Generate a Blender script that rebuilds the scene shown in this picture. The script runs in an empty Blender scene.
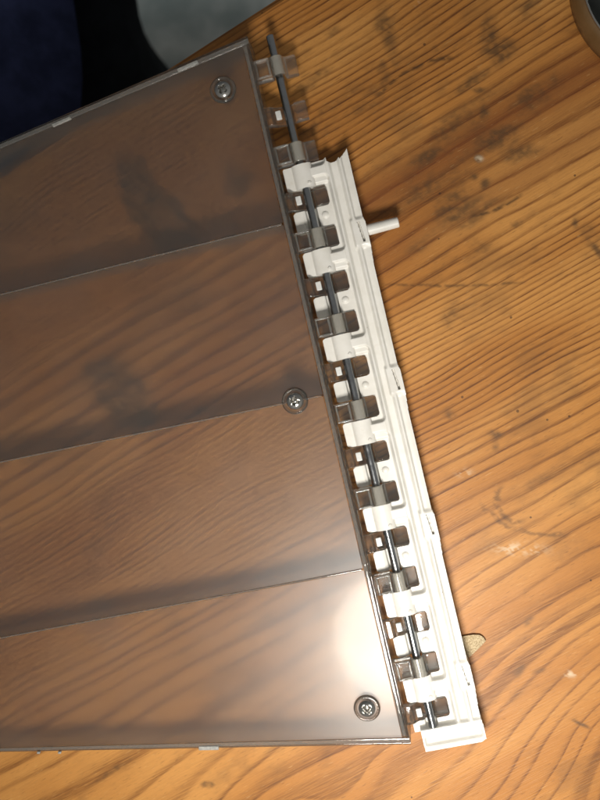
import bpy, bmesh, math, random
import numpy as np
from mathutils import Vector, Matrix

random.seed(7)
SC = bpy.context.scene
COL = SC.collection
U = 0.00045                      # metres per photo pixel at table height
DIST = 857.8 * U                 # camera distance
TILT = math.radians(7)
# direction along the hinge (image down) and across it (image right), world axes
DW = Vector((0.229, -0.973, 0)).normalized()
ROT = Matrix.Rotation(-TILT, 3, DW)

# ------------------------------------------------------------------ camera
cam_d = bpy.data.cameras.new('camera')
cam = bpy.data.objects.new('camera', cam_d); COL.objects.link(cam)
cam.matrix_world = Matrix.Translation(ROT @ Vector((0, 0, DIST))) @ ROT.to_4x4()
cam_d.sensor_fit = 'VERTICAL'; cam_d.sensor_height = 36; cam_d.sensor_width = 27
cam_d.lens = 18 / (400 / 857.8)
cam_d.clip_start = 0.01; cam_d.clip_end = 50
cam_d.dof.use_dof = True; cam_d.dof.focus_distance = DIST - 0.006; cam_d.dof.aperture_fstop = 7.5
SC.camera = cam
CAMPOS = ROT @ Vector((0, 0, DIST))

def P(px, py, z=0.0):
    """photo pixel -> point on the horizontal plane at height z (metres)"""
    d = ROT @ Vector(((px - 300) / 857.8, (400 - py) / 857.8, -1))
    k = (z - CAMPOS.z) / d.z
    return CAMPOS + d * k

# ------------------------------------------------------------------ light
world = bpy.data.worlds.new('World'); SC.world = world; world.use_nodes = True
wn = world.node_tree.nodes; bg = wn['Background']
bg.inputs[1].default_value = 1.0
# dim room, a little brighter towards the side the lamp stands on
wt = world.node_tree; wg = wn.new('ShaderNodeTexCoord'); wd = wn.new('ShaderNodeVectorMath'); wd.operation = 'DOT_PRODUCT'
wd.inputs[1].default_value = Vector((0.45, -0.75, 0.25)).normalized()
wr = wn.new('ShaderNodeValToRGB'); wr.color_ramp.elements[0].position = 0.0; wr.color_ramp.elements[0].color = (0.052, 0.057, 0.062, 1)
wr.color_ramp.elements[1].position = 1.0; wr.color_ramp.elements[1].color = (0.27, 0.265, 0.25, 1)
wm = wn.new('ShaderNodeMath'); wm.operation = 'MULTIPLY_ADD'; wm.inputs[1].default_value = 0.5; wm.inputs[2].default_value = 0.5
wt.links.new(wg.outputs['Generated'], wd.inputs[0]); wt.links.new(wd.outputs['Value'], wm.inputs[0])
wt.links.new(wm.outputs[0], wr.inputs[0]); wt.links.new(wr.outputs[0], bg.inputs[0])

# lamp above the lower right corner: stands where its mirror image shows on the sheet
hit = P(402, 636, 42 * U)
inc = (hit - CAMPOS).normalized(); refl = Vector((inc.x, inc.y, -inc.z))
LAMP_H = 0.34
lp = hit + refl * (LAMP_H / refl.z)
lamp_d = bpy.data.lights.new('work_lamp', 'AREA'); lamp_d.shape = 'DISK'; lamp_d.size = 0.11
lamp_d.energy = 1.08; lamp_d.color = (1.0, 0.965, 0.90)
lamp = bpy.data.objects.new('work_lamp', lamp_d); COL.objects.link(lamp)
lamp_d.spread = math.radians(130); lamp.location = lp
lamp.rotation_euler = (P(470, 620, 0) - lp).to_track_quat('-Z', 'Y').to_euler()

# unseen fill light added to brighten the floor beyond the table
fp = P(215, 10, -0.74)
fl_d = bpy.data.lights.new('floor_fill', 'AREA'); fl_d.shape = 'SQUARE'; fl_d.size = 0.5
fl_d.energy = 0.45; fl_d.color = (0.90, 0.97, 1.0); fl_d.spread = math.radians(30)
flo = bpy.data.objects.new('floor_fill', fl_d); COL.objects.link(flo)
flo.location = fp + Vector((-0.55, 1.1, 2.3))
flo.rotation_euler = (fp + Vector((-0.1, 0.15, 0)) - flo.location).to_track_quat('-Z', 'Y').to_euler()

vs = SC.view_settings
vs.view_transform = 'Standard'; vs.look = 'None'; vs.exposure = 0.0; vs.gamma = 1.0
vs.use_curve_mapping = False
cy = SC.cycles
cy.max_bounces = 12; cy.transmission_bounces = 10; cy.transparent_max_bounces = 24
cy.diffuse_bounces = 3; cy.glossy_bounces = 4
cy.caustics_refractive = True; cy.caustics_reflective = True
cy.use_light_tree = False; cy.adaptive_threshold = 0.02
cy.blur_glossy = 0.5; cy.sample_clamp_indirect = 6.0
cy.use_denoising = True

# ------------------------------------------------------------------ helpers
def link(name, me, mat=None, parent=None, smooth=False):
    o = bpy.data.objects.new(name, me); COL.objects.link(o)
    if mat: me.materials.append(mat)
    if parent: o.parent = parent
    if smooth:
        for p in me.polygons: p.use_smooth = True
    return o

def from_bm(name, bm, mat=None, parent=None, smooth=False):
    bmesh.ops.recalc_face_normals(bm, faces=bm.faces[:])
    me = bpy.data.meshes.new(name); bm.to_mesh(me); bm.free()
    return link(name, me, mat, parent, smooth)

def thing(name, label, cat, group=None):
    o = bpy.data.objects.new(name, None); COL.objects.link(o)
    o.empty_display_size = 0.02
    o['label'] = label; o['category'] = cat
    if group: o['group'] = group
    return o

def tag(o, label, cat, group=None):
    o['label'] = label; o['category'] = cat
    if group: o['group'] = group
    return o

def bevel(o, w, seg=2, ang=30):
    m = o.modifiers.new('bevel', 'BEVEL'); m.width = w; m.segments = seg
    m.limit_method = 'ANGLE'; m.angle_limit = math.radians(ang); m.harden_normals = False
    for p in o.data.polygons: p.use_smooth = True
    m2 = o.modifiers.new('wn', 'WEIGHTED_NORMAL'); m2.keep_sharp = True
    return o

def prism_xy(bm, pts, z0, z1):
    """vertical prism over world-xy outline"""
    a = [bm.verts.new((p[0], p[1], z0)) for p in pts]
    b = [bm.verts.new((p[0], p[1], z1)) for p in pts]
    n = len(pts)
    bm.faces.new(b); bm.faces.new(a[::-1])
    for i in range(n):
        bm.faces.new((a[i], a[(i + 1) % n], b[(i + 1) % n], b[i]))

def lathe(bm, prof, seg=32, center=(0, 0, 0)):
    rings = []
    for r, z in prof:
        if r < 1e-7:
            rings.append([bm.verts.new((center[0], center[1], center[2] + z))])
        else:
            rings.append([bm.verts.new((center[0] + r * math.cos(2 * math.pi * i / seg),
                                        center[1] + r * math.sin(2 * math.pi * i / seg), center[2] + z)) for i in range(seg)])
    for A, B in zip(rings, rings[1:]):
        for i in range(seg):
            j = (i + 1) % seg
            if len(A) == 1 and len(B) == 1: continue
            if len(A) == 1: bm.faces.new((A[0], B[i], B[j]))
            elif len(B) == 1: bm.faces.new((A[i], A[j], B[0]))
            else: bm.faces.new((A[i], A[j], B[j], B[i]))

# ---- node helper
class NT:
    def __init__(self, name):
        self.m = bpy.data.materials.new(name); self.m.use_nodes = True
        self.t = self.m.node_tree; self.n = self.t.nodes; self.b = self.n['Principled BSDF']
        self.out = self.n['Material Output']
    def new(self, ty, **kw):
        x = self.n.new(ty)
        for k, v in kw.items(): setattr(x, k, v)
        return x
    def setin(self, sock, v):
        if v is None: return
        if isinstance(v, bpy.types.NodeSocket): self.t.links.new(v, sock)
        else: sock.default_value = v
    def math(self, op, a, b=None, c=None, clamp=False):
        x = self.new('ShaderNodeMath', operation=op); x.use_clamp = clamp
        self.setin(x.inputs[0], a); self.setin(x.inputs[1], b)
        if c is not None: self.setin(x.inputs[2], c)
        return x.outputs[0]
    def noise(self, vec, scale, detail=4, rough=0.5, dims='3D', dist=0.0):
        x = self.new('ShaderNodeTexNoise', noise_dimensions=dims)
        if vec is not None: self.t.links.new(vec, x.inputs['Vector'])
        x.inputs['Scale'].default_value = scale; x.inputs['Detail'].default_value = detail
        x.inputs['Roughness'].default_value = rough; x.inputs['Distortion'].default_value = dist
        return x.outputs['Fac']
    def comb(self, x, y, z=0.0):
        c = self.new('ShaderNodeCombineXYZ')
        for s, v in zip(c.inputs, (x, y, z)): self.setin(s, v)
        return c.outputs[0]
    def ramp(self, fac, stops, interp='LINEAR'):
        r = self.new('ShaderNodeValToRGB'); e = r.color_ramp; e.interpolation = interp
        while len(e.elements) < len(stops): e.elements.new(0.5)
        for el, (p, c) in zip(e.elements, stops):
            el.position = p; el.color = c if len(c) == 4 else (*c, 1)
        self.setin(r.inputs[0], fac); return r.outputs[0]
    def mix(self, fac, a, b, mode='MIX'):
        x = self.new('ShaderNodeMix', data_type='RGBA', blend_type=mode)
        self.setin(x.inputs[0], fac)
        self.setin(x.inputs[6], a if isinstance(a, bpy.types.NodeSocket) else (*a[:3], 1))
        self.setin(x.inputs[7], b if isinstance(b, bpy.types.NodeSocket) else (*b[:3], 1))
        return x.outputs[2]
    def smooth(self, v, lo, hi, o0=0.0, o1=1.0):
        x = self.new('ShaderNodeMapRange', interpolation_type='SMOOTHSTEP')
        self.setin(x.inputs[0], v)
        for i, q in zip((1, 2, 3, 4), (lo, hi, o0, o1)): self.setin(x.inputs[i], q)
        return x.outputs[0]
    def bump(self, h, strength, dist):
        x = self.new('ShaderNodeBump'); self.setin(x.inputs['Height'], h)
        x.inputs['Strength'].default_value = strength; x.inputs['Distance'].default_value = dist
        return x.outputs[0]

# ------------------------------------------------------------------ materials
STAINS = [(484, 45, 9, 14, 0, .8), (492, 62, 16, 9, 0, .7), (386, 40, 9, 30, -15, .75), (382, 78, 7, 14, 0, .6), (520, 22, 18, 8, -30, .5), (455, 130, 60, 14, -30, .45), (430, 190, 50, 12, -30, .5), (520, 110, 40, 12, -30, .4), (590, 30, 30, 18, -30, .5), (410, 30, 40, 12, -30, .3), (345, 120, 40, 16, -30, .4),
          (468, 92, 26, 6, -30, .8), (497, 70, 14, 5, -30, .6), (480, 121, 6, 8, 20, .9), (474, 100, 5, 3, 0, .9), (440, 100, 16, 9, -30, .45),
          (545, 92, 14, 7, -30, .6), (490, 148, 24, 10, -25, .8), (515, 162, 18, 8, -5, .6), (474, 166, 4, 4, 0, 1.), (480, 190, 5, 6, 30, 1.),
          (471, 184, 4, 4, 0, .7), (425, 163, 16, 7, -25, .7), (450, 210, 26, 16, -20, .75), (478, 218, 24, 7, -30, .5), (512, 231, 6, 4, 0, .7),
          (476, 250, 12, 9, 0, .45), (452, 310, 12, 16, 30, .5), (576, 240, 9, 12, -40, .5), (585, 255, 14, 3, 50, .7), (566, 230, 3, 6, 0, .8), (448, 413, 6, 5, 0, .6), (492, 433, 7, 4, 0, .7), (492, 442, 3, 9, 0, .4),
          (330, 40, 9, 5, -30, .5), (440, 60, 30, 14, -30, .3), (372, 95, 16, 60, 0, .28), (534, 664, 7, 2.6, -15, 1.), (575, 715, 7, 1.6, 25, .9),
          (525, 615, 7, 3, -50, .4), (516, 668, 5, 8, 30, .4), (118, 392, 19, 32, -35, 1.9), (96, 372, 17, 9, 20, 1.6), (150, 205, 15, 46, -25, 1.6), (128, 190, 7, 34, -15, 1.5),
          (180, 220, 10, 28, -30, 1.4), (240, 185, 14, 16, -20, .9), (310, 90, 20, 26, 0, .4), (172, 622, 10, 18, -25, .45), (188, 636, 22, 6, 10, .35), (300, 130, 30, 14, -20, .45),
          (560, 540, 30, 16, -20, .22), (530, 480, 26, 18, -20, .20), (540, 395, 14, 10, 0, .2), (100, 788, 18, 3, -35, .8), (205, 795, 6, 3, 0, .8), (420, 250, 16, 8, -30, .4)]

def np_gauss(X, Y, cx, cy_, su, sv, ang=0.0):
    c, q = math.cos(math.radians(ang)), math.sin(math.radians(ang))
    a = (X - cx) * c + (Y - cy_) * q; b = (Y - cy_) * c - (X - cx) * q
    return np.exp(-(a / su) ** 2 - (b / sv) ** 2)
class VNoise:
    """tileable value noise, fractal"""
    def __init__(self, seed):
        self.t = np.random.RandomState(seed).rand(256, 256)
    def one(self, x, y):
        xi = np.floor(x).astype(int); yi = np.floor(y).astype(int); fx = x - xi; fy = y - yi
        fx = fx * fx * fx * (fx * (fx * 6 - 15) + 10); fy = fy * fy * fy * (fy * (fy * 6 - 15) + 10)
        t = self.t; a = t[xi & 255, yi & 255]; b = t[(xi + 1) & 255, yi & 255]; c = t[xi & 255, (yi + 1) & 255]; d = t[(xi + 1) & 255, (yi + 1) & 255]
        return (a * (1 - fx) + b * fx) * (1 - fy) + (c * (1 - fx) + d * fx) * fy
    def __call__(self, x, y, octv=3, rough=0.5):
        o = 0; amp = 1.0; tot = 0
        for q in range(octv):
            o = o + amp * self.one(x * 2 ** q + 17.3 * q, y * 2 ** q + 5.1 * q); tot += amp; amp *= rough
        return o / tot
def npstep(v, a, b): 
    q = np.clip((v - a) / (b - a), 0, 1); return q * q * (3 - 2 * q)
def wood_maps(X, Y):
    """ring phase, stains, marks, pale scuffs, tone and redness of the board at photo-pixel-like coordinates"""
    ca, sa = math.cos(math.radians(30)), math.sin(math.radians(30))
    u = X * ca - Y * sa; v = X * sa + Y * ca
    n1 = VNoise(3)(u * .0030, v * .008, 3); n2 = VNoise(5)(u * .012, v * .05, 3, .55); n3 = VNoise(8)(u * .0065 + 3, v * .011, 2)
    w = v + (n1 - .5) * 28 + (n2 - .5) * 2.6
    w = w + (n3 - .5) * 60 * npstep(v, 640, 820)
    w = w + 185 * np.exp(-((u - 225) / 150) ** 2 - ((v - 950) / 108) ** 2)
    w = w - 40 * np.exp(-((u + 330) / 170) ** 2 - ((v - 800) / 70) ** 2)
    qs = [-600, 150, 290, 325, 350, 430, 465, 500, 600, 635, 700, 780, 1700]
    sp = [6.0, 5.9, 6.5, 12, 20, 18, 8.5, 5.7, 6.0, 11.5, 18, 26, 36]
    xs = np.arange(-600, 1700, 2.0); ph = np.cumsum(2.0 / np.interp(xs, qs, sp))
    irr = np.interp(xs, np.arange(-600, 1710, 9.0), np.random.RandomState(11).rand(257))       # uneven years
    ph = ph + 0.5 * (irr - .5)
    ph = np.maximum.accumulate(ph)
    phase = np.interp(w, xs, ph)
    rag = VNoise(21)(u * .035, v * .10, 5, .62); rag2 = VNoise(22)(X * .22, Y * .22, 3, .6)
    tot = np.zeros_like(X)
    for cx, cy_, a, b, ang, q in STAINS: tot = np.maximum(tot, q * np_gauss(X, Y, cx, cy_, a * 1.1, b * 1.1, ang))
    soil = npstep(tot * 1.15 + (rag - .5) * 1.1, .02, .95) * npstep(tot, .02, .15) * (.45 + .5 * npstep(rag2, .25, .65))
    gr = VNoise(31)(X * .013, Y * .013, 5, .6)
    soil = np.maximum(soil, .30 * npstep(gr + (rag - .5) * .5, .52, .80))
    mark = np.zeros_like(X)
    for cx, cy_, R, wd, gx, gy, gd, q in ((545, 440, 92, 2.0, 515, 528, 45, .5), (515, 497, 22, 2.6, 502, 505, 22, .55), (450, 168, 100, 1.6, 412, 78, 44, .8),
                                         (455, -900, 1188, 1.3, 452, 287, 66, .6), (455, 120, 102, 1.4, 492, 212, 26, .8)):
        r = np.hypot(X - cx, Y - cy_) + (rag - .5) * 7 * (wd > 1.5) + (rag - .5) * 2.5
        m = np.clip(1.4 - np.abs(r - R) / wd, 0, 1) * np.clip((np_gauss(X, Y, gx, gy, gd, gd) - .3) * 5, 0, 1)
        mark = np.maximum(mark, q * m * npstep(rag2, .2, .55))
    pale = np.zeros_like(X)
    for cx, cy_, a, b, q in ((515, 545, 20, 5, 1), (462, 471, 6, 4, 1), (564, 666, 8, 3, 1), (414, 13, 2.5, 2.5, 2), (475, 166, 3, 2.2, 1.6)):
        pale = np.maximum(pale, q * np_gauss(X, Y, cx, cy_, a, b))
    pale = np.clip(pale * npstep(rag2, .48, .62), 0, 1)
    tone = VNoise(41)(u * .005, v * .014, 3)
    red = np.exp(-((u - 330) / 420) ** 2 - ((v - 362) / 24) ** 2) * npstep(n1 + .2, .4, .7) + .6 * np.exp(-((u - 260) / 420) ** 2 - ((v - 415) / 20) ** 2)
    cut = 1 - .25 * npstep(v, 590, 760)           # flat-sawn part of the board: softer late wood
    return dict(cut=cut, phase=phase, soil=soil, mark=mark, pale=pale, tone=tone, red=np.clip(red, 0, 1))

def make_wood():
    k = NT('pine_wood'); M = k.math
    def attr(nm):
        return k.new('ShaderNodeAttribute', attribute_name=nm).outputs['Fac']
    tc = k.new('ShaderNodeTexCoord').outputs['Object']
    mp = k.new('ShaderNodeMapping'); mp.vector_type = 'TEXTURE'; mp.inputs['Rotation'].default_value = (0, 0, math.radians(30))
    mp.inputs['Scale'].default_value = (U, U, U)
    k.t.links.new(tc, mp.inputs[0])                              # x along the grain, y across, photo pixels
    sep = k.new('ShaderNodeSeparateXYZ'); k.t.links.new(mp.outputs[0], sep.inputs[0])
    u, v = sep.outputs[0], sep.outputs[1]
    phase = attr('phase'); fr = M('FRACT', phase)
    late = k.ramp(fr, [(0.0, (0.35,) * 3), (0.07, (0.04,) * 3), (0.48, (0.07,) * 3), (0.70, (0.42,) * 3), (0.86, (1.0,) * 3), (0.95, (0.95,) * 3), (1.0, (0.35,) * 3)])
    per = k.noise(k.comb(M('FLOOR', phase), 0.0, M('MULTIPLY', u, 0.003)), 1.7, 1, 0.6)
    late = M('MULTIPLY', late, k.smooth(per, 0.25, 0.65, 0.55, 1.0))
    late = M('MULTIPLY', late, attr('cut'))
    fib = k.noise(k.comb(M('MULTIPLY', u, 0.03), M('MULTIPLY', v, 0.75)), 1.0, 3, 0.6)
    fib2 = k.noise(k.comb(M('MULTIPLY', u, 0.12), M('MULTIPLY', v, 0.45), 5.0), 1.0, 2, 0.6)
    tone = k.smooth(attr('tone'), 0.3, 0.7)
    early = k.mix(tone, (0.46, 0.188, 0.040), (0.585, 0.272, 0.070))
    dark = k.mix(tone, (0.130, 0.041, 0.009), (0.205, 0.074, 0.017))
    late2 = M('MULTIPLY', late, k.smooth(fib, 0.25, 0.65, 0.45, 1.08))
    late2 = M('ADD', late2, M('MULTIPLY', M('SUBTRACT', fib, 0.5), 0.55), clamp=True)
    col = k.mix(late2, early, dark)
    col = k.mix(M('MULTIPLY', attr('red'), 0.68), col, (0.17, 0.048, 0.014))
    col = k.mix(k.smooth(fib2, 0.5, 0.85, 0.0, 0.30), col, (0.22, 0.11, 0.04))
    dash = k.noise(k.comb(M('MULTIPLY', u, 0.075), M('MULTIPLY', v, 0.55), 11.0), 1.0, 2, 0.55)      # pores and torn fibres
    col = k.mix(k.smooth(dash, 0.62, 0.74, 0.0, 0.42), col, (0.13, 0.055, 0.018))
    col = k.mix(k.smooth(dash, 0.36, 0.26, 0.0, 0.25), col, (0.74, 0.46, 0.19))
    soil = attr('soil'); marks = attr('mark')
    col = k.mix(M('MULTIPLY', soil, 0.86), col, (0.085, 0.046, 0.021))
    vo = k.new('ShaderNodeTexVoronoi'); vo.inputs['Scale'].default_value = 0.05
    k.t.links.new(mp.outputs[0], vo.inputs['Vector'])
    sel = k.new('ShaderNodeSeparateColor'); k.t.links.new(vo.outputs['Color'], sel.inputs[0])
    pit = M('MULTIPLY', M('LESS_THAN', vo.outputs['Distance'], k.smooth(sel.outputs[0], 0.55, 1.0, 0.0, 0.075)), 0.7)
    col = k.mix(pit, col, (0.05, 0.025, 0.012))
    col = k.mix(marks, col, (0.055, 0.028, 0.013))
    col = k.mix(M('MULTIPLY', attr('pale'), 0.75), col, (0.72, 0.58, 0.40))
    k.t.links.new(col, k.b.inputs['Base Color'])
    k.t.links.new(M('ADD', 0.36, M('MULTIPLY', fib, 0.20)), k.b.inputs['Roughness'])
    k.b.inputs['Specular IOR Level'].default_value = 0.30
    k.t.links.new(k.bump(fib, 0.45, 0.00022), k.b.inputs['Normal'])
    return k.m

def make_white():
    k = NT('white_plastic'); M = k.math
    tc = k.new('ShaderNodeTexCoord').outputs['Object']
    n = k.noise(tc, 120, 4, 0.6); n2 = k.noise(tc, 900, 3, 0.6)
    col = k.mix(k.smooth(n, 0.35, 0.75), (0.78, 0.755, 0.70), (0.71, 0.68, 0.615))
    vo = k.new('ShaderNodeTexVoronoi'); vo.inputs['Scale'].default_value = 150
    k.t.links.new(tc, vo.inputs['Vector'])
    sp = M('MULTIPLY', M('LESS_THAN', vo.outputs['Distance'], k.smooth(n, 0.5, 0.8, 0.0, 0.16)), 0.6)
    col = k.mix(sp, col, (0.30, 0.22, 0.13))
    # yellow-brown scuffing
    sc_ = k.smooth(k.noise(tc, 260, 5, 0.7), 0.58, 0.78, 0.0, 0.25)
    col = k.mix(sc_, col, (0.52, 0.44, 0.32))
    k.t.links.new(col, k.b.inputs['Base Color'])
    k.t.links.new(k.smooth(n2, 0.3, 0.7, 0.30, 0.45), k.b.inputs['Roughness'])
    k.b.inputs['Specular IOR Level'].default_value = 0.5
    k.t.links.new(k.bump(k.noise(tc, 400, 3, 0.5), 0.12, 0.0003), k.b.inputs['Normal'])
    return k.m

def make_clear(name='clear_plastic', haze=0.045):
    k = NT(name); M = k.math
    tc = k.new('ShaderNodeTexCoord').outputs['Object']
    k.b.inputs['Base Color'].default_value = (0.80, 0.785, 0.75, 1)
    k.b.inputs['Transmission Weight'].default_value = 1.0
    k.b.inputs['IOR'].default_value = 1.49
    n = k.noise(tc, 300, 4, 0.6)
    k.t.links.new(k.smooth(n, 0.4, 0.7, 0.02, 0.09), k.b.inputs['Roughness'])
    k.t.links.new(k.bump(k.noise(tc, 260, 2, 0.5), 0.10, 0.0005), k.b.inputs['Normal'])
    # thin clear moulding also lets light straight through
    tr = k.new('ShaderNodeBsdfTransparent'); tr.inputs[0].default_value = (0.80, 0.785, 0.75, 1)
    mx = k.new('ShaderNodeMixShader'); mx.inputs[0].default_value = 0.85
    k.t.links.new(tr.outputs[0], mx.inputs[1]); k.t.links.new(k.b.outputs[0], mx.inputs[2])
    df = k.new('ShaderNodeBsdfDiffuse'); df.inputs[0].default_value = (0.55, 0.55, 0.52, 1)      # grey standing in for silvery highlights
    m2 = k.new('ShaderNodeMixShader'); m2.inputs[0].default_value = haze
    k.t.links.new(mx.outputs[0], m2.inputs[1]); k.t.links.new(df.outputs[0], m2.inputs[2])
    k.t.links.new(m2.outputs[0], k.out.inputs['Surface'])
    return k.m

def make_frost():
    """etched upper face: part of the light goes straight through, the rest is scattered forwards"""
    k = NT('frosted_plastic'); M = k.math
    tc = k.new('ShaderNodeTexCoord').outputs['Object']
    n = k.noise(tc, 28, 4, 0.6)
    k.n.remove(k.b)
    tr = k.new('ShaderNodeBsdfTransparent'); tr.inputs[0].default_value = (0.81, 0.785, 0.745, 1)
    rf = k.new('ShaderNodeBsdfRefraction'); rf.inputs['Color'].default_value = (0.84, 0.81, 0.765, 1)
    rf.inputs['IOR'].default_value = 1.45
    k.t.links.new(k.smooth(n, 0.3, 0.75, 0.29, 0.34), rf.inputs['Roughness'])
    m1 = k.new('ShaderNodeMixShader'); m1.inputs[0].default_value = 0.50
    k.t.links.new(tr.outputs[0], m1.inputs[1]); k.t.links.new(rf.outputs[0], m1.inputs[2])
    df = k.new('ShaderNodeBsdfDiffuse'); df.inputs[0].default_value = (0.56, 0.56, 0.55, 1)
    m2 = k.new('ShaderNodeMixShader')
    hz = k.smooth(n, 0.2, 0.8, 0.045, 0.065)
    k.t.links.new(hz, m2.inputs[0])
    k.t.links.new(m1.outputs[0], m2.inputs[1]); k.t.links.new(df.outputs[0], m2.inputs[2])
    gl = k.new('ShaderNodeBsdfGlossy'); gl.inputs['Color'].default_value = (1, 1, 1, 1)
    k.t.links.new(k.smooth(n, 0.3, 0.75, 0.34, 0.40), gl.inputs['Roughness'])
    fs = k.new('ShaderNodeFresnel'); fs.inputs[0].default_value = 1.45
    m3 = k.new('ShaderNodeMixShader')
    k.t.links.new(fs.outputs[0], m3.inputs[0]); k.t.links.new(m2.outputs[0], m3.inputs[1]); k.t.links.new(gl.outputs[0], m3.inputs[2])
    k.t.links.new(m3.outputs[0], k.out.inputs['Surface'])
    return k.m
def make_under():
    """smooth under side and edges of the sheet"""
    k = NT('sheet_underside'); k.n.remove(k.b)
    tr = k.new('ShaderNodeBsdfTransparent'); tr.inputs[0].default_value = (0.93, 0.925, 0.91, 1)
    gl = k.new('ShaderNodeBsdfGlossy'); gl.inputs['Roughness'].default_value = 0.1
    m = k.new('ShaderNodeMixShader'); m.inputs[0].default_value = 0.04
    k.t.links.new(tr.outputs[0], m.inputs[1]); k.t.links.new(gl.outputs[0], m.inputs[2])
    k.t.links.new(m.outputs[0], k.out.inputs['Surface'])
    return k.m
UNDERS = make_under()

def make_metal(name, col, rough, nscale=500):
    k = NT(name)
    tc = k.new('ShaderNodeTexCoord').outputs['Object']
    n = k.noise(tc, nscale, 4, 0.6)
    k.t.links.new(k.mix(n, [c * 0.8 for c in col], col), k.b.inputs['Base Color'])
    k.b.inputs['Metallic'].default_value = 1.0
    k.t.links.new(k.smooth(n, 0.3, 0.7, rough * 0.8, rough * 1.3), k.b.inputs['Roughness'])
    return k.m

def make_cloth(name, col, scale):
    k = NT(name); M = k.math
    tc = k.new('ShaderNodeTexCoord').outputs['Object']
    wv = k.new('ShaderNodeTexWave'); wv.inputs['Scale'].default_value = scale; wv.inputs['Distortion'].default_value = 1.5
    k.t.links.new(tc, wv.inputs['Vector'])
    n = k.noise(tc, 60, 4, 0.6)
    k.t.links.new(k.mix(k.smooth(n, 0.3, 0.7), [c * 0.6 for c in col], col), k.b.inputs['Base Color'])
    k.b.inputs['Roughness'].default_value = 0.95
    k.b.inputs['Specular IOR Level'].default_value = 0.1
    k.t.links.new(k.bump(M('ADD', M('MULTIPLY', wv.outputs['Fac'], 0.3), n), 0.4, 0.002), k.b.inputs['Normal'])
    return k.m

def make_plain(name, c1, c2, rough, scale, bumpd=0.0):
    k = NT(name)
    tc = k.new('ShaderNodeTexCoord').outputs['Object']
    n = k.noise(tc, scale, 6, 0.65)
    k.t.links.new(k.mix(k.smooth(n, 0.35, 0.68), c1, c2), k.b.inputs['Base Color'])
    k.b.inputs['Roughness'].default_value = rough
    if bumpd: k.t.links.new(k.bump(n, 0.5, bumpd), k.b.inputs['Normal'])
    return k.m

def make_rib():
    k = NT('rib_plastic'); tc = k.new('ShaderNodeTexCoord').outputs['Object']
    k.b.inputs['Base Color'].default_value = (0.80, 0.78, 0.72, 1)
    k.b.inputs['Transmission Weight'].default_value = 0.80
    k.b.inputs['IOR'].default_value = 1.45
    k.t.links.new(k.smooth(k.noise(tc, 200, 3), 0.3, 0.7, 0.15, 0.3), k.b.inputs['Roughness'])
    return k.m
RIB = make_rib()
SHELL = make_rib(); SHELL.name = 'shell_plastic'
SB = SHELL.node_tree.nodes['Principled BSDF']; SB.inputs['Base Color'].default_value = (0.86, 0.82, 0.72, 1); SB.inputs['Transmission Weight'].default_value = 0.72; SB.inputs['IOR'].default_value = 1.55
for l_ in list(SHELL.node_tree.links):
    if l_.to_socket == SB.inputs['Roughness']: SHELL.node_tree.links.remove(l_)
SB.inputs['Roughness'].default_value = 0.08
WOOD = make_wood(); WHITE = make_white(); CLEAR = make_clear(); HAZY = make_clear('hazy_plastic', 0.17); FROST = make_frost()
STEEL = make_metal('dark_steel', (0.44, 0.45, 0.46), 0.20)
ZINC = make_metal('zinc_plate', (0.62, 0.60, 0.56), 0.16, 900)
CONC = make_plain('concrete', (0.32, 0.37, 0.355), (0.64, 0.67, 0.63), 0.9, 14, 0.004)
NAVY = make_cloth('navy_cloth', (0.035, 0.044, 0.105), 600)
BLACK = make_cloth('black_cloth', (0.011, 0.013, 0.017), 700)
TAN = make_plain('tan_lacquer', (0.12, 0.065, 0.022), (0.16, 0.09, 0.036), 0.4, 30)
TININ = make_plain('tin_inside', (0.02, 0.022, 0.02), (0.05, 0.055, 0.05), 0.5, 60)
LEGW = make_plain('leg_wood', (0.35, 0.17, 0.055), (0.48, 0.25, 0.09), 0.5, 40)
FLAKE = make_plain('cork_flake', (0.62, 0.50, 0.31), (0.30, 0.21, 0.11), 0.9, 1500, 0.0004)
FLAKE_E = make_plain('cork_edge', (0.14, 0.09, 0.05), (0.22, 0.15, 0.08), 0.9, 900)

# ------------------------------------------------------------------ setting: floor
bm = bmesh.new()
FZ = -0.74
g = 24
vv = [[bm.verts.new((-3 + 6 * i / g, -3 + 6 * j / g, FZ)) for i in range(g + 1)] for j in range(g + 1)]
for j in range(g):
    for i in range(g): bm.faces.new((vv[j][i], vv[j][i + 1], vv[j + 1][i + 1], vv[j + 1][i]))
fl = from_bm('floor', bm, CONC); fl['kind'] = 'structure'

# ------------------------------------------------------------------ table
def px2w(x, y): return Vector(((x - 300) * U, (400 - y) * U, 0))
GA = Vector((math.cos(math.radians(30)), math.sin(math.radians(30)), 0))   # along the grain
table = thing('pine_table', 'worn pine tabletop with dark grain lines, stains and scratches', 'table')
e0 = P(272, 0); e1 = P(0, 176)
ed = (e0 - e1).normalized(); en = Vector((ed.y, -ed.x, 0))                 # into the table
if en.dot(-e0) < 0: en = -en
A = e1 - ed * 0.55; B = e0 + ed * 0.65
LN = (B - A).length
def spread(length, lo, hi, fine, coarse):
    out = list(np.arange(0, lo, coarse)) + list(np.arange(lo, hi, fine)) + list(np.arange(hi, length, coarse)) + [length]
    return np.array(sorted(set(round(float(q), 6) for q in out)))
ua = spread(LN, 0.32, 0.92, 1.7 * U, 0.008); va = spread(0.72, 0.003, 0.47, 1.7 * U, 0.008)
GU, GV = np.meshgrid(ua, va)
TX = A.x + ed.x * GU + en.x * GV; TY = A.y + ed.y * GU + en.y * GV
nu, nv = len(ua), len(va)
TZ = np.zeros_like(TX)
edge = np.minimum(np.minimum(GU, LN - GU), np.minimum(GV, 0.72 - GV))
TZ[edge < 1e-6] = -0.0022
co = np.stack([TX, TY, TZ], -1).reshape(-1, 3)
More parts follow.
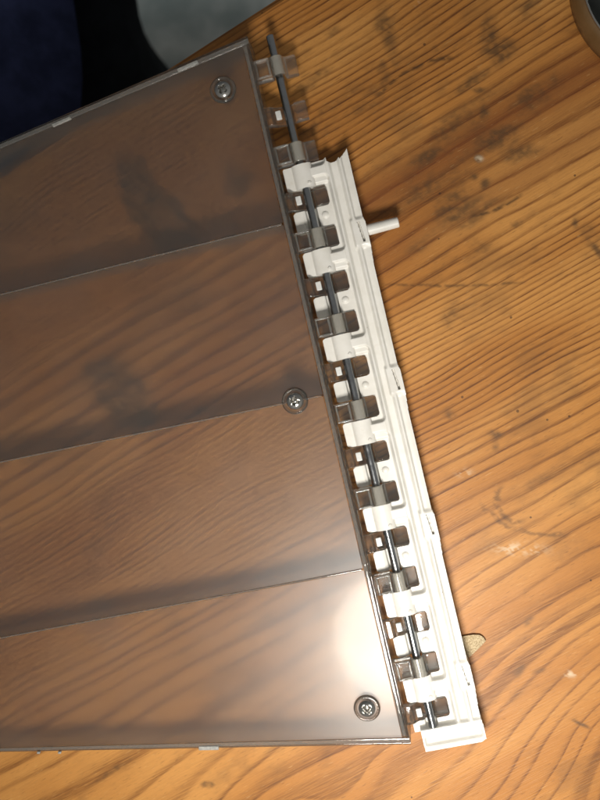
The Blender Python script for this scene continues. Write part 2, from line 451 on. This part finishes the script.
idx = np.arange(nu * nv).reshape(nv, nu)
fq = np.stack([idx[:-1, :-1], idx[1:, :-1], idx[1:, 1:], idx[:-1, 1:]], -1).reshape(-1, 4)
ring = list(idx[0, :]) + list(idx[1:, -1]) + list(idx[-1, -2::-1]) + list(idx[-2:0:-1, 0])
low = co[ring].copy(); low[:, 2] = -0.028
nb = len(co); n_ = len(ring)
sides = [(ring[q], nb + q, nb + (q + 1) % n_, ring[(q + 1) % n_]) for q in range(n_)]
sides = [(a_, d_, c_, b_) for a_, b_, c_, d_ in sides]
me = bpy.data.meshes.new('tabletop')
allco = np.concatenate([co, low])
me.from_pydata(allco.tolist(), [], fq.tolist() + sides + [tuple(range(nb, nb + n_))])
me.update()
bm = bmesh.new(); bm.from_mesh(me); bmesh.ops.recalc_face_normals(bm, faces=bm.faces[:]); bm.to_mesh(me); bm.free()
PXX = allco[:, 0] / U + 300; PYY = 400 - allco[:, 1] / U
for nm, arr in wood_maps(PXX, PYY).items():
    at = me.attributes.new(nm, 'FLOAT', 'POINT'); at.data.foreach_set('value', arr.astype(np.float32))
top = link('tabletop', me, WOOD, table)
for q, r in ((0.06, 0.08), (0.06, 0.64), (0.94, 0.08), (0.94, 0.64)):
    c = A + (B - A) * q + en * r
    bm = bmesh.new()
    h = 0.035
    prism_xy(bm, [c + Vector((sx * h, sy * h, 0)) for sx, sy in ((-1, -1), (1, -1), (1, 1), (-1, 1))], FZ, -0.0285)
    lg = from_bm('leg', bm, LEGW, table); bevel(lg, 0.004, 2)

# ------------------------------------------------------------------ hinge frame: s along the pin, t across, z in pixels
ZP = 14.0                                             # pin axis height
def img(s, t): return (247 + .229 * s + .973 * t, 35 + .973 * s - .229 * t)
HZ = 9.0                                              # the hinge stands this far above the table
O = P(*img(0, 0), (ZP + HZ) * U)
SV = (P(*img(730, 0), (ZP + HZ) * U) - O) / 730
TV = (P(*img(365, 70), (ZP + HZ) * U) - P(*img(365, 0), (ZP + HZ) * U)) / 70
def W(s, t, z): 
    p = O + SV * s + TV * t
    return Vector((p.x, p.y, (z + HZ) * U))
PER = 87.4; UND0 = 86.2                                # under-finger centres UND0 + k*PER
TPIN = 23.0

# ------------------------------------------------------------------ white hinge strip (height field on s,t)
def sstep(a, b, x):
    if a == b: return float(x >= a)
    q = min(1, max(0, (x - a) / (b - a))); return q * q * (3 - 2 * q)
CLIPS = [219.0, 369.0, 516.0, 669.0]
S0, S1 = 136.0, 738.0
def rnd_rect(s, t, s0, s1, t0, t1, r):
    """inside rounded rectangle? signed distance (neg inside)"""
    cx, cy_ = (s0 + s1) / 2, (t0 + t1) / 2
    dx = abs(s - cx) - (s1 - s0) / 2 + r; dy = abs(t - cy_) - (t1 - t0) / 2 + r
    return math.hypot(max(dx, 0), max(dy, 0)) + min(max(dx, dy), 0) - r
def rphase(s):
    k = math.floor((s - UND0 + 35.2) / PER)
    return s - UND0 - k * PER                          # -35.2 .. 52.2
def solid(s, t):
    # outer outline
    if s < 150:
        lim = 139.5 if t < 48.5 else (143 + 2.2 * math.sin((t - 48) / 13 * math.pi) if t < 61.5 else 144.5 - (t - 61.5) * 0.85)
        if s < lim: return False
    tm = 71.2
    for c in CLIPS:
        q = s - c
        if -14 < q < 34: tm += 1.5 * sstep(-14, -6, q) * (1 - sstep(8, 34, q))
    if s > 714: tm += 0.6 * sstep(714, 720, s)
    if t > tm: return False
    if s > 716:
        if t < 10: return s < 719 and t > 3.5
        if s > 738 - 0.5 * sstep(66, 72, t) * 4: return False
        return True
    r = rphase(s)
    if t < 3.2: return False
    # windows
    if rnd_rect(r, t, -10.2, 10.4, -8, 42.3, 3.2) < 0: return False
    if rnd_rect(r, t, 31.3, 52.4, -8, 42.6, 3.2) < 0: return False
    if r < -35.0 + 0.3 and rnd_rect(r + PER, t, 31.3, 52.4, -8, 42.6, 3.2) < 0: return False
    # left tabs, rounded corners
    if t < 6:
        if r > 10 and r < 32 and rnd_rect(r, t, 10.8, 31.0, 3.4, 30, 3.0) > 0: return False
        if r < -10 and rnd_rect(r, t, -34.6, -10.6, 3.4, 30, 3.0) > 0: return False
    return True
def height(s, t):
    r = rphase(s)
    sleeve = (r < -10.0)
    # flange side
    ridge = 17.0
    if s < 714.5 or True:
        h = 8.6 if t < 46 else 0
        # recess pocket between ribs
        rr = r if r > -20 else r + PER                 # -19.6 .. 67.8
        if t >= 27:
            inside = -rnd_rect(rr, t, -19.0, 58.6, 10, 47.3, 5.0)
            hp = 10.6 + (16.2 - 10.6) * (1 - sstep(-1.2, 2.6, inside))
        else:
            hp = 10.6
        h = hp
        if t > 46:
            # trough t 50..60, lip 61..63, flange
            h = 16.8
            h -= 3.6 * sstep(49.3, 52.5, t) * (1 - sstep(58, 60.6, t))
            h += 0.9 * sstep(60, 61.3, t) * (1 - sstep(62.3, 64.2, t))
            h -= 1.9 * sstep(62.6, 64.6, t)
            h += 1.4 * sstep(66, 71.5, t)
            inside = -rnd_rect(rr, t, -19.0, 58.6, 10, 47.3, 5.0)
            if t < 49: h = min(h, 10.6 + 6.2 * (1 - sstep(-1.2, 2.6, inside)))
        if t < 29:
            if sleeve:
                d = (t - TPIN) / 10.2
                arch = ZP - 1.5 + 6.0 * math.sqrt(max(0, 1 - d * d)) if abs(d) < 1 else 0
                tab = 13.2 if t < TPIN else hp
                h = max(arch, tab, hp if t > TPIN else 0)
            else:
                # left block, trough under the pin, plate
                blk = 10.2 - 0.9 * sstep(12, 16.5, t)
                tr = 5.5
                h = blk * (1 - sstep(15.6, 17.2, t)) + tr * sstep(15.6, 17.2, t) * (1 - sstep(27.2, 28.6, t)) + 10.6 * sstep(27.2, 28.6, t)
        elif sleeve and t < 33:
            d = (t - TPIN) / 10.2
            if abs(d) < 1: h = max(h, ZP - 1.5 + 6.0 * math.sqrt(1 - d * d))
        if sleeve and 28 <= t < 46: h = max(h, 10.6 + 2.8 * sstep(-29.5, -26.5, r) * (1 - sstep(-13.5, -10.5, r)))
        # moulding dot on the plate
        q = math.hypot(r - 19.5, t - 35.2)
        if q < 3.6: h += 1.7 * math.sqrt(1 - (q / 3.6) ** 2)
        q = math.hypot(r + 14.0, t - 27.5)
        if q < 1.6: h += 0.9
    for c in CLIPS:
        q = s - c
        if -16 < q < 18 and t > 54:
            b = sstep(-16, -11, q) * (1 - sstep(12, 18, q)) * sstep(56.5, 59, t)
            h = max(h, h * (1 - b) + 17.8 * b)
            # slit
            tl = 66.4 + 0.10 * q
            if -10 < q < 11 and abs(t - tl) < 1.0: h = 12.6
    # end cap
    if s > 711:
        cap = 18.4
        if t < 10: return h
        up = sstep(712.5, 715.5, s)
        h2 = cap
        h2 -= 4.6 * sstep(722.5, 724.5, s) * (1 - sstep(730, 733, s)) * sstep(11.5, 14, t) * (1 - sstep(68, 70.5, t))
        h2 -= 3.0 * sstep(731, 736, s)
        h = h * (1 - up) + h2 * up
    return h

STEP = 0.5
NS = int((S1 - S0) / STEP) + 2; T0, T1 = 2.5, 76.0; NTT = int((T1 - T0) / STEP)
def region(s, t):
    if s > 711.5: return 'end_cap'
    r = rphase(s)
    if t >= 54.5:
        for i, c in enumerate(CLIPS):
            if -17 < s - c < 20: return 'edge_clip', i
    if r < -10 and t < 33: return 'knuckle', math.floor((s - UND0 + 35.2) / PER)
    return 'strip_body'
occ = [[None] * NTT for _ in range(NS)]
for i in range(NS):
    s = S0 + (i + .5) * STEP
    for j in range(NTT):
        t = T0 + (j + .5) * STEP
        if solid(s, t): occ[i][j] = region(s, t)
hc = {}
def hv(i, j):
    q = hc.get((i, j))
    if q is None: q = hc[(i, j)] = height(S0 + i * STEP, T0 + j * STEP)
    return q
regs = {}
for i in range(NS):
    for j in range(NTT):
        if occ[i][j]: regs.setdefault(occ[i][j], []).append((i, j))
strip = thing('hinge_strip', 'long white plastic hinge strip with rectangular windows, lying beside the frosted panel', 'hinge')
WALLZ = 0.4 - HZ
for key, cells in sorted(regs.items(), key=lambda q: str(q[0])):
    name = key if isinstance(key, str) else key[0]
    vid = {}; verts = []; faces = []
    def gv(i, j, low):
        q = vid.get((i, j, low))
        if q is None:
            z = WALLZ if low else hv(i, j)
            # soften outline corners: pull rim vertices down slightly
            q = vid[(i, j, low)] = len(verts)
            verts.append(W(S0 + i * STEP, T0 + j * STEP, z))
        return q
    for i, j in cells:
        faces.append((gv(i, j, 0), gv(i, j + 1, 0), gv(i + 1, j + 1, 0), gv(i + 1, j, 0)))
        for (di, dj, a, b) in ((-1, 0, (i, j), (i, j + 1)), (1, 0, (i + 1, j + 1), (i + 1, j)),
                               (0, -1, (i + 1, j), (i, j)), (0, 1, (i, j + 1), (i + 1, j + 1))):
            ii, jj = i + di, j + dj
            if not (0 <= ii < NS and 0 <= jj < NTT) or not occ[ii][jj]:
                faces.append((gv(*b, 0), gv(*a, 0), gv(*a, 1), gv(*b, 1)))
    me = bpy.data.meshes.new(name); me.from_pydata(verts, [], faces); me.update()
    for p in me.polygons: p.use_smooth = True
    o = link(name, me, WHITE, strip)
    try: me.set_sharp_from_angle(angle=math.radians(50))
    except Exception: pass
# peg on the first clip
def tube_between(bm, a, b, prof, seg=24):
    """prof: list of (fraction along a-b, radius)"""
    ax = (b - a).normalized(); x = ax.orthogonal().normalized(); y = ax.cross(x)
    rings = []
    for f, r in prof:
        c = a + (b - a) * f
        rings.append([bm.verts.new(c + x * (r * math.cos(2 * math.pi * i / seg)) + y * (r * math.sin(2 * math.pi * i / seg))) for i in range(seg)])
    for Aq, Bq in zip(rings, rings[1:]):
        for i in range(seg): bm.faces.new((Aq[i], Aq[(i + 1) % seg], Bq[(i + 1) % seg], Bq[i]))
    bm.faces.new(rings[0][::-1]); bm.faces.new(rings[-1])
bm = bmesh.new()
pa, pb = W(218.5, 69, 10), W(218.2, 104.5, 9.6)
tube_between(bm, pa, pb, [(0, 5.6 * U), (.10, 5.4 * U), (.97, 5.1 * U), (1, 4.6 * U)])
peg = from_bm('peg', bm, WHITE, strip, True); bevel(peg, 0.0003, 2, 40)

# ------------------------------------------------------------------ hinge pin
bm = bmesh.new()
tube_between(bm, W(7, TPIN - .6, ZP), W(718.5, TPIN, ZP), [(0, 3.4 * U), (0.0015, 4.1 * U), (0.9985, 4.1 * U), (1, 3.4 * U)], 28)
pin = from_bm('hinge_pin', bm, STEEL, None, True)
tag(pin, 'thin dark steel rod threaded through the clear and white hinge fingers', 'hinge pin')
bevel(pin, 0.0002, 1, 50)

# ------------------------------------------------------------------ frosted panel
panel = thing('frosted_panel', 'clear frosted plastic panel in four bands with screws and hinge fingers', 'plastic panel')
ZT = 42.0
Rr = [(247, 35), (290.3, 222), (330.1, 394), (370.4, 568), (411.3, 745)]
Ll = [(-130, 198), (-130, 327), (-130, 489), (-130, 663), (-130, 755)]
def lerp2(a, b, q): return (a[0] + (b[0] - a[0]) * q, a[1] + (b[1] - a[1]) * q)
def line(b):
    i = min(3, max(0, int(math.floor(b)))); q = b - i
    return lerp2(Ll[i], Ll[i + 1], q), lerp2(Rr[i], Rr[i + 1], q)
def pp(b, w, z=ZT):
    """point on panel line b, w pixels in from the hinge edge (None = far end)"""
    l, r = line(b)
    if w is None: q = l
    else:
        d = math.hypot(l[0] - r[0], l[1] - r[1]); q = lerp2(r, l, w / d)
    p = P(q[0], q[1], ZT * U); return Vector((p.x, p.y, z * U))
def pslab(name, b0, b1, w0, w1, z0, z1, mat, bev=0.0, parent=None, nd=1):
    bm = bmesh.new()
    prism_xy(bm, [pp(b0, w0), pp(b0, w1), pp(b1, w1), pp(b1, w0)], z0 * U, z1 * U)
    o = from_bm(name, bm, mat, parent or panel)
    if bev: bevel(o, bev * U, 2)
    return o
def bpx(i, px):      # pixels -> fraction in band i (at hinge edge)
    d = math.hypot(Rr[i + 1][0] - Rr[i][0], Rr[i + 1][1] - Rr[i][1]); return px / d
EDGE = 7.0
for i in range(4):
    a = i + (bpx(0, 9.0) if i == 0 else bpx(i, 1.2)); b = i + 1 - (bpx(3, 8.0) if i == 3 else bpx(i, 1.2))
    pn = pslab('pane', a, b, EDGE + .4, None, ZT - 4, ZT, FROST)
    pn.data.materials.append(UNDERS)
    for p in pn.data.polygons: p.material_index = 0 if p.normal.z > 0.5 else 1
# ribs below the joints
for i in (1, 2, 3):
    pslab('rib', i - bpx(i - 1, .9), i + bpx(i, .9), EDGE + 2, None, 1.0, ZT + .2, HAZY, 0.4)
# rims: hinge side, both long edges; outer skirt clear, inner ledge slightly milky
def rim(name, b0, b1, w0, w1, z0, z1, mat, parent=None):
    bm = bmesh.new()
    prism_xy(bm, [pp(b0, w0), pp(b0, w1), pp(b1, w1), pp(b1, w0)], z0 * U, z1 * U)
    return bevel(from_bm(name, bm, mat, parent or panel), 0.7 * U, 2)
f = bpx(0, 1); h = bpx(3, 1)
q = rim('hinge_rim', 8.8 * f, 4 - 8 * h, 0, 2.6, 2, ZT + 1, CLEAR)
rim('rim_ledge', 8.8 * f, 4 - 8 * h, 3.0, EDGE, 4, ZT - 1.5, HAZY, q)
q = rim('side_rim', 0, 3.0 * f, 0, None, 1, ZT - 1, CLEAR)
rim('rim_ledge', 3.3 * f, 8.6 * f, 0, None, 8, ZT + 1, HAZY, q)
q = rim('side_rim', 4 - 2.6 * h, 4.0, 0, None, 1, ZT - 1, CLEAR)
rim('rim_ledge', 4 - 7.8 * h, 4 - 2.9 * h, 0, None, 8, ZT + 1, HAZY, q)
# small bright catches along the long edges
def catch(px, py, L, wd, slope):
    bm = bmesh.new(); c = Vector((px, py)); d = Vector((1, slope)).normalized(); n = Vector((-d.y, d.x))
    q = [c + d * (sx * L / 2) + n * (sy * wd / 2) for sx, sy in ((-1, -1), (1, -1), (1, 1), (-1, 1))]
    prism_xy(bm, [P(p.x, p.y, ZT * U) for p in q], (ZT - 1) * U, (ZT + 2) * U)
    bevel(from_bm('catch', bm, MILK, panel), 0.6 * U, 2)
GLINT = make_plain('glint_plastic', (0.66, 0.66, 0.63), (0.76, 0.75, 0.72), 0.25, 900)  # whitish colour of a specular glint, for the blocks on the under-fingers
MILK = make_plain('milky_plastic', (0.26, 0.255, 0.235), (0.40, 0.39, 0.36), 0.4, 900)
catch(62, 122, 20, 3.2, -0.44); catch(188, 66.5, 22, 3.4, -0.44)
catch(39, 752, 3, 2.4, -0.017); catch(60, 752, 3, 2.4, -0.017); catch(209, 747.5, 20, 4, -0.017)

# hinge fingers: profiles in (t, z) extruded along s
OVER = [(-1.5, 20.5), (15.5, 21), (18, 22.6), (23, 23.4), (27, 22.6), (29.2, 19), (30.2, 14.6), (32, 13.2), (41.8, 12.8),
        (41.8, 4.0), (30, 4.2), (28.2, 8), (28.2, 14), (26.4, 18), (23, 19), (19.4, 18), (17.8, 14), (16.4, 9), (-1.5, 9)]
UNDER = [(-1.5, 19.5), (5.5, 19.5), (9.0, 15.5), (15.5, 10.0), (18, 8.6), (28, 8.6), (29.5, 12.6), (31, 13.4), (41.6, 12.8),
         (41.6, 3.6), (18, 3.0), (10, 4.5), (4, 9), (-1.5, 10)]
def finger(name, s0, s1, prof, cav):
    bm = bmesh.new()
    a = [bm.verts.new(W(s0, t, z)) for t, z in prof]; b = [bm.verts.new(W(s1, t, z)) for t, z in prof]
    n = len(prof)
    bm.faces.new(a); bm.faces.new(b[::-1])
    for i in range(n): bm.faces.new((a[i], b[i], b[(i + 1) % n], a[(i + 1) % n]))
    bmesh.ops.recalc_face_normals(bm, faces=bm.faces[:])
    o = from_bm(name, bm, CLEAR, panel); bevel(o, 0.9 * U, 2, 35)
    if cav:      # moulded raised frame on the arm
        bm = bmesh.new()
        for (sa, sb, ta, tb) in ((s0 + .6, s0 + 2.6, 1, 16), (s1 - 2.6, s1 - .6, 1, 16), (s0 + 2.9, s1 - 2.9, 1, 3.2), (s0 + 2.9, s1 - 2.9, 13.6, 15.8)):
            c = [W(sa, ta, 0), W(sb, ta, 0), W(sb, tb, 0), W(sa, tb, 0)]
            prism_xy(bm, c, (HZ + 21.3) * U, (HZ + 24.0) * U)
        bevel(from_bm('finger_frame', bm, HAZY, o), 0.5 * U, 1)
        bm = bmesh.new()      # curved shell over the pin, added to imitate the internal reflection hiding it
        arc_ = [(TPIN + 6.2 * math.cos(q), ZP + 3.6 + 6.6 * math.sin(q)) for q in [math.pi * (0.04 + 0.92 * w / 10) for w in range(11)]]
        inn = [(TPIN + 5.4 * math.cos(q), ZP + 3.2 + 6.0 * math.sin(q)) for q in [math.pi * (0.96 - 0.92 * w / 10) for w in range(11)]]
        pr = arc_ + inn
        a = [bm.verts.new(W(s0 + .5, t, z)) for t, z in pr]; b = [bm.verts.new(W(s1 - .5, t, z)) for t, z in pr]
        bm.faces.new(a); bm.faces.new(b[::-1])
        for i in range(len(pr)): bm.faces.new((a[i], b[i], b[(i + 1) % len(pr)], a[(i + 1) % len(pr)]))
        bevel(from_bm('sheen_shell', bm, SHELL, o), 0.3 * U, 1, 50)
    return o
for k in range(8):
    c = UND0 + PER * k
    uf = finger('hinge_finger', c - 9.3, c + 9.3, UNDER, False)
    bm = bmesh.new(); prism_xy(bm, [W(c - 4.2, 9.8, 0), W(c + 4.6, 9.8, 0), W(c + 4.6, 15.4, 0), W(c - 4.2, 15.4, 0)], (HZ + 12.5) * U, (HZ + 16.5) * U)  # pale block added in place of a specular highlight
    bevel(from_bm('finger_glint', bm, GLINT, uf), 0.7 * U, 2)
    c = UND0 - 46.0 + PER * k
    finger('hinge_finger', c - 9.7, c + 10.2, OVER, True)

# screws with their bosses
def screw(px, py, rotz):
    c = P(px, py, ZT * U); c.z = (ZT - 24) * U
    bm = bmesh.new()      # moulded ring round the screw
    lathe(bm, [(9.2 * U, 24.2 * U), (9.6 * U, 26.2 * U), (10.8 * U, 26.8 * U), (12.0 * U, 26.1 * U), (12.8 * U, 24.3 * U), (9.2 * U, 24.2 * U)], 40, c)
    from_bm('screw_boss', bm, CLEAR, panel, True)
    bm = bmesh.new()      # column under the sheet
    lathe(bm, [(0, 1 * U), (8 * U, 1 * U), (8.4 * U, 19.6 * U), (0, 19.6 * U)], 28, c)
    from_bm('screw_column', bm, CLEAR, panel, True)
    bm = bmesh.new()      # domed head with cross recess
    N = 36; R = 8.2
    vs_ = {}
    cr, sr = math.cos(rotz), math.sin(rotz)
    for i in range(N + 1):
        for j in range(N + 1):
            x, y = -1 + 2 * i / N, -1 + 2 * j / N
            X, Y = x * math.sqrt(1 - y * y / 2), y * math.sqrt(1 - x * x / 2)
            q = math.hypot(X, Y)
            z = 24.4 + 4.2 * math.sqrt(max(0, 1 - (q * 0.97) ** 2))
            xr, yr = X * cr - Y * sr, X * sr + Y * cr
            wdt = 0.17
            for aa, bb in ((xr, yr), (yr, xr)):
                m = (1 - sstep(wdt * .6, wdt * 1.3, abs(aa))) * (1 - sstep(.42, .60, abs(bb)))
                z = min(z, 28.4 - 4.6 * m) if m > 0 else z
            vs_[i, j] = bm.verts.new((c.x + X * R * U, c.y + Y * R * U, c.z + z * U))
    for i in range(N):
        for j in range(N): bm.faces.new((vs_[i, j], vs_[i + 1, j], vs_[i + 1, j + 1], vs_[i, j + 1]))
    sc = from_bm('screw', bm, ZINC, panel, True)
    bm = bmesh.new()
    lathe(bm, [(0, 3 * U), (2.6 * U, 5 * U), (3 * U, 19 * U), (3 * U, 24.3 * U), (0, 24.3 * U)], 16, c)
    from_bm('screw_shank', bm, ZINC, sc, True)
screw(223, 90, 0.5); screw(295, 401, 0.2); screw(367, 708, 0.75)

# ------------------------------------------------------------------ flake beside the strip
bm = bmesh.new()
out = [(458, 637), (466, 635.2), (474, 634.2), (480, 634.6), (483.5, 637), (486, 640.6), (482, 645), (476, 651), (469, 657.5), (466, 655), (461, 652)]
prism_xy(bm, [P(x, y, 2 * U) for x, y in out], 0.1 * U, 3.2 * U)
fk = from_bm('cork_flake', bm, FLAKE); bevel(fk, 0.5 * U, 1)
fk.data.materials.append(FLAKE_E)
for p in fk.data.polygons:
    if abs(p.normal.z) < 0.5: p.material_index = 1
tag(fk, 'small pale speckled flake lying against the white hinge strip', 'flake')

# ------------------------------------------------------------------ round tin at the far corner
tin = thing('round_tin', 'round tan tin with thin bright rim at the stained end of the table', 'tin')
tc_ = P(669, -16, 0)
bm = bmesh.new()
lathe(bm, [(0, .3 * U), (88 * U, .3 * U), (92 * U, 3 * U), (92.5 * U, 14 * U), (90 * U, 24 * U), (86.5 * U, 29.5 * U), (85 * U, 29.8 * U), (85 * U, 4 * U), (0, 4 * U)], 96, tc_)
tb = from_bm('tin_wall', bm, TAN, tin, True); tb.data.materials.append(TININ)
for p in tb.data.polygons:
    c = p.center - tc_
    if math.hypot(c.x, c.y) < 85.6 * U and c.z > 2 * U: p.material_index = 1
bm = bmesh.new()
lathe(bm, [(83.6 * U, 29 * U), (83.8 * U, 31 * U), (84.6 * U, 31.6 * U), (85.6 * U, 31 * U), (85.8 * U, 29.9 * U), (83.6 * U, 29 * U)], 96, tc_)
from_bm('tin_rim', bm, ZINC, tin, True)

# ------------------------------------------------------------------ person sitting at the far edge (legs under the table)
person = thing('person', 'seated person in black trousers with a navy apron over the lap', 'person')
def skin_body(name, pts, edges, mat, parent, root=0, sub=2):
    me = bpy.data.meshes.new(name)
    me.from_pydata([p[0] for p in pts], edges, []); me.update()
    o = link(name, me, mat, parent)
    sk = o.modifiers.new('skin', 'SKIN'); sk.use_smooth_shade = True
    lay = me.skin_vertices[0].data
    for i, p in enumerate(pts):
        lay[i].radius = p[1]; lay[i].use_root = (i == root)
    ss = o.modifiers.new('sub', 'SUBSURF'); ss.levels = sub; ss.render_levels = sub
    return o
K1 = P(52, 56, -0.22); K2 = P(-150, 110, -0.22)
H1 = K1 + Vector((-0.05, 0.42, -0.02)); H2 = H1 + Vector((-0.20, 0, 0)); PV = (H1 + H2) / 2
def V(b, dx=0, dy=0, dz=0): return b + Vector((dx, dy, dz))
pts = [(V(PV), (.14, .13)), (V(PV, 0, 0.01, .14), (.155, .12)),
       (H1, (.095, .095)), ((H1 + K1) / 2, (.085, .082)), (K1, (.068, .066)), (V(K1, .01, .0, -.2), (.058, .06)), (V(K1, .01, .02, -.40), (.045, .048)), (V(K1, .01, .02, -.455), (.045, .05)), (V(K1, .01, -.10, -.485), (.042, .03)),
       (H2, (.095, .095)), ((H2 + K2) / 2, (.085, .082)), (K2, (.068, .066)), (V(K2, -.01, .0, -.2), (.058, .06)), (V(K2, -.01, .02, -.40), (.045, .048)), (V(K2, -.01, .02, -.455), (.045, .05)), (V(K2, -.01, -.10, -.485), (.042, .03))]
edges = [(0, 1), (0, 2), (2, 3), (3, 4), (4, 5), (5, 6), (6, 7), (7, 8), (0, 9), (9, 10), (10, 11), (11, 12), (12, 13), (13, 14), (14, 15)]
skin_body('body', pts, edges, BLACK, person)
# apron: thick cloth hanging over the lap, free edge as seen beside the black trouser leg
bm = bmesh.new()
nx, ny = 26, 30
x1 = P(44, 40, -0.10).x; y0 = K1.y - 0.16; y1 = PV.y
grid = []
for j in range(ny + 1):
    row = []
    for i in range(nx + 1):
        q = i / nx; y = y0 + (y1 - y0) * j / ny
        x = x1 - 0.42 * (1 - q) + 0.004 * math.sin(y * 40)
        front = max(0, (y0 + 0.10 - y)) / 0.10
        z = -0.105 - 0.012 * math.cos(x * 26 + 1) - 0.006 * math.sin(x * 60 + y * 20) - 0.16 * front ** 2 - 0.05 * sstep(.86, 1, q)
        row.append(bm.verts.new((x, y, z)))
    grid.append(row)
for j in range(ny):
    for i in range(nx): bm.faces.new((grid[j][i], grid[j][i + 1], grid[j + 1][i + 1], grid[j + 1][i]))
ap = from_bm('apron', bm, NAVY, person, True)
so = ap.modifiers.new('solid', 'SOLIDIFY'); so.thickness = 0.003; so.offset = -1
